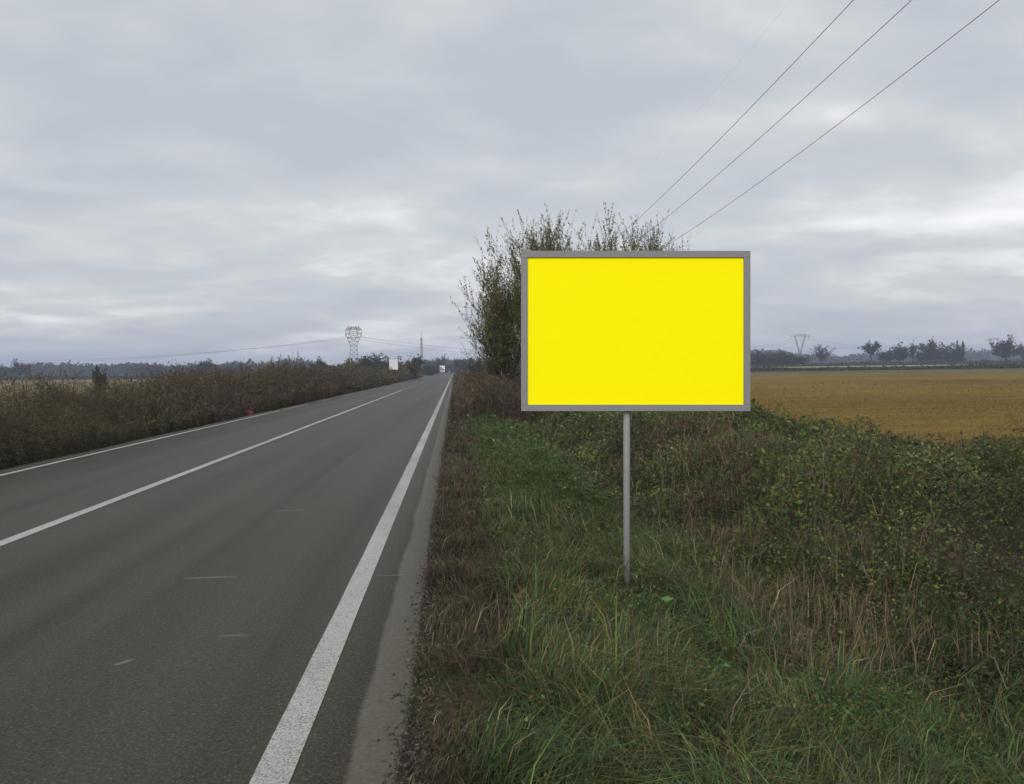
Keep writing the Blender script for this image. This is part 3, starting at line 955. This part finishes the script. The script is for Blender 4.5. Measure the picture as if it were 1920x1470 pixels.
RT, LT = 'trees beyond the field on the right', 'trees beyond the weeds on the left'
for a in (
        ('bare_tree', 'bare', 1541, 330, 640, 38, 'rounded leafless tree standing just right of the far pylon', RT),
        ('field_tree', 'umbrella', 1637, 345, 639, 30, 'small flat topped tree at the left end of the far tree row', RT),
        ('field_tree', 'round', 1662, 350, 650, 26, 'low dark tree squeezed beside the flat topped tree', RT),
        ('field_tree', 'round', 1686, 345, 640, 34, 'round dark crown third from left in the far row', RT),
        ('bare_tree', 'slim', 1711, 360, 636, 14, 'thin pale bare tree standing in a gap of the far row', RT),
        ('field_tree', 'wide', 1728, 350, 653, 24, 'low spreading tree left of the tallest far crown', RT),
        ('field_tree', 'slim', 1747, 340, 628, 16, 'narrow pointed treetop rising highest from the far row', RT),
        ('field_tree', 'wide', 1752, 352, 636, 52, 'broadest crown of the far row right of the field', RT),
        ('field_tree', 'cone', 1801, 345, 638, 22, 'pointed dark tree at the right end of the far row', RT),
        ('field_tree', 'bush', 1783, 350, 655, 40, 'low bushy tree filling the right end of the far row', RT),
        ('field_tree', 'round', 1887, 330, 625, 40, 'tall lone tree with a clear trunk near the right edge', RT),
        ('bare_tree', 'bare', 1918, 345, 636, 30, 'pale bare tree cut by the right edge of the picture', RT),
        ('field_tree', 'bush', 1425, 330, 655, 50, 'dense dark bush touching the right edge of the yellow panel', RT),
        ('field_tree', 'bush', 1460, 340, 656, 46, 'dense dark bush just left of the far pylon', RT),
        ('field_tree', 'wide', 1494, 335, 664, 44, 'low dark bush under the far pylon', RT),
        ('field_tree', 'bush', 1850, 340, 673, 40, 'low hedge like bush left of the lone tall tree', RT),
        ('field_tree', 'round', 8, 420, 683, 26, 'small round tree at the very left edge of the picture', LT),
        ('field_tree', 'round', 35, 400, 674, 30, 'tallest hazy tree near the left edge', LT),
        ('field_tree', 'bare', 240, 450, 682, 24, 'pale twiggy tree in the middle of the left horizon', LT),
        ('field_tree', 'round', 262, 460, 682, 24, 'rounded hazy tree right of the pale twiggy one', LT),
        ('field_tree', 'wide', 288, 460, 681, 34, 'wide hazy crown midway along the left horizon', LT),
        ('field_tree', 'round', 315, 450, 685, 22, 'low hazy crown just right of the wide hazy one', LT),
        ('field_tree', 'umbrella', 388, 380, 675, 26, 'dark tree with a lumpy top above the left weeds', LT),
        ('field_tree', 'bush', 400, 400, 684, 80, 'long low bank of bushes round the lumpy topped tree', LT),
        ('field_tree', 'bush', 446, 390, 684, 36, 'brownish bush ending the left bank of bushes', LT),
        ('field_tree', 'bush', 603, 170, 671, 34, 'rounded dark bush left of the large pylon', LT),
        ('field_tree', 'round', 572, 260, 684, 26, 'small hazy tree left of the rounded dark bush', LT),
        ('field_tree', 'olive_bush', 660, 95, 672, 46, 'yellow green bush standing below the large pylon', LT),
        ('field_tree', 'slim', 681, 120, 668, 12, 'thin upright sapling beside the yellow green bush', LT),
        ('field_tree', 'wide', 712, 190, 662, 62, 'large rounded dark tree right of the large pylon', LT),
        ('field_tree', 'rust_bush', 768, 150, 668, 38, 'rust brown bush right of the white board', LT),
        ('field_tree', 'umbrella', 783, 170, 667, 22, 'small open crowned tree by the tall mast', LT),
        ('field_tree', 'bush', 806, 260, 681, 34, 'low green hedge bush at the far left roadside', LT),
        ('field_tree', 'round', 827, 420, 663, 22, 'grey green tree above the white truck', LT),
        ('field_tree', 'bush', 850, 460, 677, 40, 'dark blue green bush where the road vanishes', 'trees where the road vanishes'),
        ('field_tree', 'wide', 866, 300, 670, 30, 'dim brownish tree right of the vanishing road', 'trees where the road vanishes'),
        ('field_tree', 'bush', 893, 120, 668, 28, 'grey brown bush under the leaning roadside tree', 'trees where the road vanishes'),
        ('field_tree', 'wide', 905, 420, 676, 60, 'hazy tree seen through the leaning roadside tree', 'trees where the road vanishes')):
    far_tree(*a)
far_tree('evergreen_shrub', 'cone', 183, 62, 686, 22, 'dark pointed evergreen shrub sticking up from the left weeds', None, 'shrub')
far_tree('dark_shrub', 'bush', 560, 62, 694, 44, 'low black green shrub topping the weeds left of the pylon', None, 'shrub')
far_tree('dark_shrub', 'bush', 475, 48, 700, 60, 'spreading dark shrub topping the weeds midway along the road', None, 'shrub')


# distant woods that read as one mass
def wood(name, pxs, dep0, dep1, h0, h1, n, leaf, seed, label):
    G = Geo()
    px = rng.uniform(pxs[0], pxs[1], n)
    dep = rng.uniform(dep0, dep1, n)
    r = F[None] + ((px - 960) / FPX)[:, None] * RX[None] - ((694 - 735) / FPX) * UP[None]
    X = r[:, 0] / r[:, 1] * dep
    z0 = zf(X, dep)
    top = h0 + (h1 - h0) * fbm(X * 0.045, dep * 0.02, seed, 3) ** 1.3 * 1.5
    z = z0 + top * rng.random(n) ** 0.7
    G.leaves(np.stack([X, dep, z], 1), leaf * np.exp(rng.normal(0, 0.3, n)), pick(n, DARK + RUST[2:], [2, 2, 2, 2, 1]), 0, 0.42)
    o = link(name, G.mesh(name), M_LEAF)
    tag(o, label, 'woodland', kind='stuff')


wood('distant_woods', (-260, 900), 560, 640, 1.5, 10.0, 42000, 1.7, 111, 'hazy blue wood along the left horizon')
wood('distant_woods', (1360, 2200), 760, 860, 4.0, 14.0, 40000, 2.2, 121, 'hazy blue wood along the right horizon')
wood('distant_woods', (780, 1380), 600, 680, 3.0, 12.0, 14000, 1.6, 131, 'hazy blue wood behind the sign and roadside trees')
wood('far_hedge', (-200, 620), 330, 345, 0.5, 1.6, 9000, 0.6, 141, 'thin dark hedge line at the far end of the left field')
wood('far_hedge', (1250, 2150), 186, 198, 0.2, 1.0, 12000, 0.4, 151, 'dark green hedge line at the far end of the golden field')
wood('far_hedge', (1250, 2150), 318, 340, 0.3, 1.7, 9000, 0.6, 161, 'low scrub below the far tree row on the right')

# ------------------------------------------------------------------ pylons, masts, wires, poles
M_STEEL = plain('galvanised_steel', (0.20, 0.19, 0.19), 0.6, 0.2, 0.1, 2.0)
M_RED = plain('faded_red_steel', (0.20, 0.155, 0.15), 0.65, 0.1, 0.1, 2.0)
M_INS = plain('insulator_glass', (0.07, 0.08, 0.08), 0.3, 0, 0.1, 8.0)
M_WIRE = plain('weathered_wire', (0.055, 0.055, 0.06), 0.6, 0.3, 0.1, 2.0)
M_CONC = plain('pole_concrete', (0.27, 0.26, 0.24), 0.9, 0, 0.15, 3.0)


def lattice(mb, w0, z0, w1, z1, d0, d1, bays, leg, brace):
    """four legs with crossed braces between two rectangles"""
    def c(t, sx, sy):
        return ((w0 + (w1 - w0) * t) / 2 * sx, (d0 + (d1 - d0) * t) / 2 * sy, z0 + (z1 - z0) * t)
    K = [(-1, -1), (1, -1), (1, 1), (-1, 1)]
    for s in K:
        mb.bar(c(0, *s), c(1, *s), leg)
    for b in range(bays):
        t0, t1 = b / bays, (b + 1) / bays
        for k in range(4):
            a, e = K[k], K[(k + 1) % 4]
            mb.bar(c(t0, *a), c(t1, *e), brace)
            mb.bar(c(t0, *e), c(t1, *a), brace)
            mb.bar(c(t1, *a), c(t1, *e), brace)


def cat_pylon(label, loc, rotz, H_):
    t = thing('lattice_pylon', label, 'pylon', loc, rotz, 'high voltage pylons')
    b = MB()
    lattice(b, 5.2, -0.5, 3.7, H_ * .56, 5.2, 3.2, 7, 0.17, 0.09)
    b.build('tower_body', M_STEEL, t)
    h = MB()
    lattice(h, 3.7, H_ * .56, 8.4, H_ * .80, 3.2, 1.6, 3, 0.17, 0.09)
    lattice(h, 8.4, H_ * .80, 8.6, H_ * .87, 1.6, 1.4, 1, 0.17, 0.09)
    lattice(h, 8.6, H_ * .87, 5.6, H_ * .93, 1.4, 1.2, 2, 0.18, 0.11)
    for sx in (-1, 1):
        h.bar((sx * 1.2, 0, H_ * .93), (sx * 2.2, 0, H_ * .79), 0.16)
        h.bar((sx * 2.9, 0, H_ * .92), (sx * 2.2, 0, H_ * .79), 0.16)
        h.bar((sx * 0.4, 0, H_ * .66), (sx * 2.2, 0, H_ * .79), 0.16)
        h.bar((sx * 3.4, 0, H_ * .70), (sx * 2.2, 0, H_ * .79), 0.14)
    h.build('head_frame', M_RED, t)
    for sx in (-1, 1):
        MB().bar((sx * 2.7, 0, H_ * .93), (sx * 2.9, 0, H_), 0.16, 0.06).build('earth_wire_peak', M_STEEL, t)
    for x, z in ((-4.4, .80), (0, .84), (4.4, .80)):
        MB().lathe([(0.05, 0)] + [(0.17 if k % 2 else 0.07, -0.18 * k) for k in range(1, 12)] + [(0.05, -2.1)], 8, (x, 0, z * H_)).build('insulator', M_INS, t)
    return t


def vee_parts(H_):
    b = MB()
    lattice(b, 5.0, -0.5, 2.0, H_ * .48, 5.0, 2.0, 6, 0.17, 0.09)
    v = MB()
    for sx in (-1, 1):
        prev = None
        for k in range(6):
            q = k / 5
            x, z = sx * (0.8 + 3.0 * q), H_ * (.48 + .46 * q)
            cur = [(x - .5, 0.3, z), (x + .5, 0.3, z), (x, -0.5, z)]
            if prev:
                for i in range(3):
                    v.bar(prev[i], cur[i], 0.16)
                    v.bar(prev[i], cur[(i + 1) % 3], 0.09)
            prev = cur
    c = MB()
    for z in (.93, .98):
        c.bar((-7.0 if z < .95 else -4.5, 0, H_ * z), (7.0 if z < .95 else 4.5, 0, H_ * z), 0.20)
    for k in range(-7, 7):
        c.bar((k, 0, H_ * .93), (k + .5, 0, H_ * (.98 if abs(k) < 5 else .945)), 0.09)
        c.bar((k + .5, 0, H_ * (.98 if abs(k) < 5 else .945)), (k + 1, 0, H_ * .93), 0.09)
    return b, v, c


def vee_pylon(label, loc, rotz, H_):
    t = thing('lattice_pylon', label, 'pylon', loc, rotz, 'high voltage pylons')
    b, v, c = vee_parts(H_)
    b.build('tower_body', M_RED, t)
    v.build('vee_arms', M_STEEL, t)
    c.build('cross_arm', M_STEEL, t)
    for sx in (-1, 1):
        MB().bar((sx * 3.8, 0, H_ * .98), (sx * 4.1, 0, H_ * 1.02), 0.16, 0.07).build('earth_wire_peak', M_STEEL, t)
    for x in (-6.6, 0, 6.6):
        MB().lathe([(0.05, 0)] + [(0.19 if k % 2 else 0.08, -0.22 * k) for k in range(1, 12)] + [(0.05, -2.7)], 8, (x, 0, .925 * H_)).build('insulator', M_INS, t)
    return t


P1, P2, P3, P0 = spot(664, 450), spot(1500, 600), spot(1863, 720), spot(-420, 620)
cat_pylon('large lattice pylon with a wide rounded head left of the road', P1, math.radians(8), 28.6)
vee_pylon('far lattice pylon with a vee shaped head right of the yellow panel', P2, math.radians(-12), 25.0)
vee_pylon('faint lattice pylon half hidden by the lone tall tree', P3, math.radians(-12), 24.5)


def wire(name, a, b, sag, r, label, group, n=24):
    """one hanging wire between two points"""
    g = Geo()
    t = np.linspace(0, 1, n + 1)[:, None]
    pts = np.array(a)[None] * (1 - t) + np.array(b)[None] * t
    pts[:, 2] -= 4 * sag * (t * (1 - t))[:, 0]
    g.tubes(pts[:-1], pts[1:], r, r, np.array([0.055, 0.055, 0.06]), 5)
    return tag(link(name, g.mesh(name), M_WIRE), label, 'wire', group)


def off(p, dx, z, rz):
    return (p[0] + dx * math.cos(rz), p[1] + dx * math.sin(rz), p[2] + z)


HV = 'high voltage wires'
for dx, nm in ((-4.4, 'lower'), (4.4, 'upper')):
    wire('power_line', off(P0, dx, 23, .2), off(P1, dx, 20.8, .14), 12.0 if dx < 0 else 10.5, 0.055, f'{nm} faint high voltage wire running left from the large pylon', HV)
    wire('power_line', off(P1, dx, 20.8, .14), off(P2, dx * 1.5, 20.5, -.2), 13.5 if dx < 0 else 11.5, 0.055, f'{nm} faint high voltage wire running right from the large pylon', HV)
    wire('power_line', off(P2, dx * 1.5, 20.5, -.2), off(P3, dx * 1.5, 20, -.2), 8.0 if dx < 0 else 7, 0.05, f'{nm} faint high voltage wire between the two pylons on the right', HV)


def mast(px, dep, ptop, w, label):
    loc = spot(px, dep)
    h = 1.6 - loc[2] + (704 - 0.0125 * px - ptop) / FPX * dep
    t = thing('lattice_mast', label, 'mast', loc, 0.3, 'thin masts on the left horizon')
    b = MB()
    lattice(b, w, -0.3, w * .55, h * .85, w, w * .55, 9, 0.09, 0.05)
    b.build('mast_body', M_STEEL, t)
    MB().bar((0, 0, h * .84), (0, 0, h), 0.13, 0.05, 6).build('mast_tip', M_STEEL, t)
    MB().bar((-w, 0, h * .80), (w, 0, h * .80), 0.09).build('mast_arm', M_STEEL, t)


mast(791, 430, 622, 1.1, 'tall thin mast right of the large pylon near the road')
mast(559, 480, 652, 0.9, 'tallest of the three thin masts left of the large pylon')
mast(527, 500, 659, 0.8, 'middle of the three thin masts left of the large pylon')
mast(509, 520, 664, 0.8, 'leftmost of the three thin masts left of the large pylon')

# medium voltage line along the field: poles behind the sign and behind the viewer
AX, ZTOP, YA, YB = (8.72, 10.0, 11.75), 12.3, -12.0, 108.0
for y, lab in ((YB, 'concrete pole carrying the three overhead wires behind the sign'), (YA, 'concrete pole carrying the three overhead wires behind the viewer')):
    g0 = float(zf(10.2, y))
    t = thing('power_pole', lab, 'pole', (10.2, y, g0), 0, 'poles of the overhead wires')
    MB().lathe([(0.19, -0.4), (0.10, ZTOP - g0 - 0.1)], 10).build('shaft', M_CONC, t, smooth=True)
    MB().box(-1.65, 1.7, -0.06, 0.06, ZTOP - g0 - 0.42, ZTOP - g0 - 0.28).build('cross_arm', M_STEEL, t)
    for ax in AX:
        MB().lathe([(0.03, 0), (0.07, 0.05), (0.045, 0.1), (0.07, 0.15), (0.03, 0.22)], 8, (ax - 10.2, 0.0, ZTOP - g0 - 0.28)).build('insulator', M_INS, t)
for ax, lab in zip(AX, ('upper left of the three overhead wires crossing the sky', 'middle of the three overhead wires crossing the sky', 'lower right of the three overhead wires crossing the sky')):
    wire('overhead_wire', (ax, YA, ZTOP - .06), (ax, YB, ZTOP - .06), 3.75 if ax < 11 else 3.95, 0.008, lab, 'overhead wires along the field', 60)
wire('overhead_wire', (9.1, YA, 13.6), (9.1, YB, 13.6), 2.8, 0.0014, 'hair thin upper wire barely visible left of the three overhead wires', 'overhead wires along the field', 60)

# ------------------------------------------------------------------ board, vehicles, litter
M_WHITE = plain('white_board', (0.62, 0.62, 0.62), 0.6, 0, 0.05, 2.0)
M_DARKG = plain('dark_glass', (0.02, 0.022, 0.026), 0.12, 0, 0.05, 2.0, 0.5)
M_RUB = plain('rubber', (0.02, 0.02, 0.02), 0.85, 0, 0.1, 8.0)
M_CARP = plain('dark_car_paint', (0.03, 0.035, 0.05), 0.3, 0.2, 0.05, 2.0, 0.5)
M_TRK = plain('white_truck_paint', (0.66, 0.66, 0.65), 0.4, 0, 0.05, 1.0, 0.4)
M_CHAS = plain('chassis', (0.04, 0.04, 0.042), 0.7, 0, 0.1, 4.0)
M_LAMP = plain('lamp_glass', (0.7, 0.7, 0.66), 0.15, 0, 0.03, 4.0, 0.6)
M_TAIL = plain('tail_lamp', (0.35, 0.02, 0.02), 0.3, 0, 0.05, 4.0, 0.5)
bx, by, bz = spot(738, 112)
t = thing('billboard', 'small white board on two posts beside the left lane far ahead', 'billboard', (bx, by, bz), 0.05)
MB().box(-0.6, 0.6, -0.02, 0.02, 1.95, 3.42).build('panel', M_WHITE, t)
for sx in (-1, 1):
    MB().lathe([(0.035, -0.4), (0.035, 3.3)], 8, (sx * 0.4, 0.06, 0)).build('post', M_STEEL, t)


def wheel(parent, x, y, r, w):
    k = MB().lathe([(r * .6, -w / 2), (r, -w / 2 + .03), (r, w / 2 - .03), (r * .6, w / 2)], 18, (x, y, r), 'x').build('wheel', M_RUB, parent)
    MB().lathe([(r * .2, -w / 2 - .012), (r * .58, -w / 2 - .006), (r * .58, w / 2 + .006), (r * .2, w / 2 + .012)], 12, (x, y, r), 'x').build('rim', M_STEEL, k)


# truck coming toward the viewer: local -y is its front
t = thing('white_truck', 'white box truck approaching in the left lane far ahead', 'truck', (-5.85, 378, 0.0))
MB().extrude_profile([(0, .55), (0, 1.5), (.25, 2.45), (.5, 2.6), (1.9, 2.6), (1.9, .55)], -1.15, 1.15).build('cab', M_TRK, t, bevel=0.03)
MB().box(-1.25, 1.25, 2.1, 8.0, 1.05, 3.75).build('cargo_box', M_TRK, t, bevel=0.03)
MB().box(-.5, .5, .3, 7.9, .55, 1.04).build('chassis', M_CHAS, t)
MB().quad_prism([(-1.02, -.012, 1.5), (1.02, -.012, 1.5), (1.0, .235, 2.38), (-1.0, .235, 2.38)], [(-1.02, .02, 1.51), (1.02, .02, 1.51), (1.0, .26, 2.37), (-1.0, .26, 2.37)]).build('windscreen', M_DARKG, t)
MB().box(-.7, .7, -.02, -.001, .95, 1.3).build('grille', M_CHAS, t)
MB().box(-1.15, 1.15, -.12, .1, .38, .7).build('bumper', M_CHAS, t, bevel=0.02)
for sx in (-1, 1):
    MB().box(sx * .93 - .17, sx * .93 + .17, -.03, -.002, .8, 1.0).build('headlight', M_LAMP, t)
    MB().box(sx * 1.28 - .1, sx * 1.28 + .1, .0, .1, 1.6, 2.1).build('mirror', M_CHAS, t)
    for y in (0.95, 6.2):
        wheel(t, sx * 1.05, y, .45, .28)
# car driving away: local -y is its back
t = thing('dark_car', 'dark car driving away in the right lane far ahead', 'car', (-2.5, 372, 0.0))
MB().extrude_profile([(0, .35), (-.05, .75), (.05, .95), (.9, .98), (3.1, .92), (4.2, .75), (4.3, .4)], -.86, .86).build('body', M_CARP, t, bevel=0.04)
MB().extrude_profile([(.12, .96), (.55, 1.42), (1.9, 1.46), (3.0, .92)], -.72, .72).build('cabin', M_CARP, t, bevel=0.04)
MB().quad_prism([(-.62, .17, 1.03), (.62, .17, 1.03), (.58, .47, 1.37), (-.58, .47, 1.37)], [(-.62, .25, 1.0), (.62, .25, 1.0), (.58, .55, 1.34), (-.58, .55, 1.34)]).build('rear_window', M_DARKG, t)
for sx in (-1, 1):
    MB().box(sx * .68 - .14, sx * .68 + .14, -.065, .06, .72, .86).build('tail_light', M_TAIL, t)
    for y in (0.75, 3.45):
        wheel(t, sx * .78, y, .31, .2)
MB().box(-.26, .26, -.07, -.03, .5, .62).build('number_plate', M_WHITE, t)

M_LITTER = plain('red_plastic', (0.38, 0.09, 0.07), 0.5, 0, 0.2, 20.0)
g = ground(397, 779)
me_b = MB()
rs = random.Random(5)
me_b.lathe([(0.02 + 0.09 * rs.random() if k else 0.01, 0.022 * k) for k in range(9)], 11)
me_b.v = [(x * (1 + .5 * rs.random()), y * (1 + .5 * rs.random()), z + .02 * rs.random()) for x, y, z in me_b.v]
o = me_b.build('litter', M_LITTER, None, (-7.78, float(g[1]), -0.02))
tag(o, 'crumpled red plastic wrapper lying at the foot of the left weeds', 'litter')
M_STONE = plain('grey_stone', (0.10, 0.098, 0.105), 0.9, 0, 0.25, 14.0)
for px, py, s, lab in ((1694, 1270, .055, 'smaller grey stone in the grass at lower right'), (1733, 1277, .075, 'larger grey stone in the grass at lower right')):
    q = ground(px, py, -0.2)
    for _ in range(4):
        q = ground(px, py, float(zf(q[0], q[1])) + 0.07)
    k = MB().lathe([(.3, -.6), (.8, -.35), (1, 0), (.85, .35), (.4, .55)], 9)
    k.v = [(x * s * rs.uniform(.85, 1.2), y * s * rs.uniform(.85, 1.2), z * s * rs.uniform(.85, 1.15)) for x, y, z in k.v]
    o = k.build('stone', M_STONE, None, tuple(q), smooth=True)
    tag(o, lab, 'stone', 'stones in the grass')
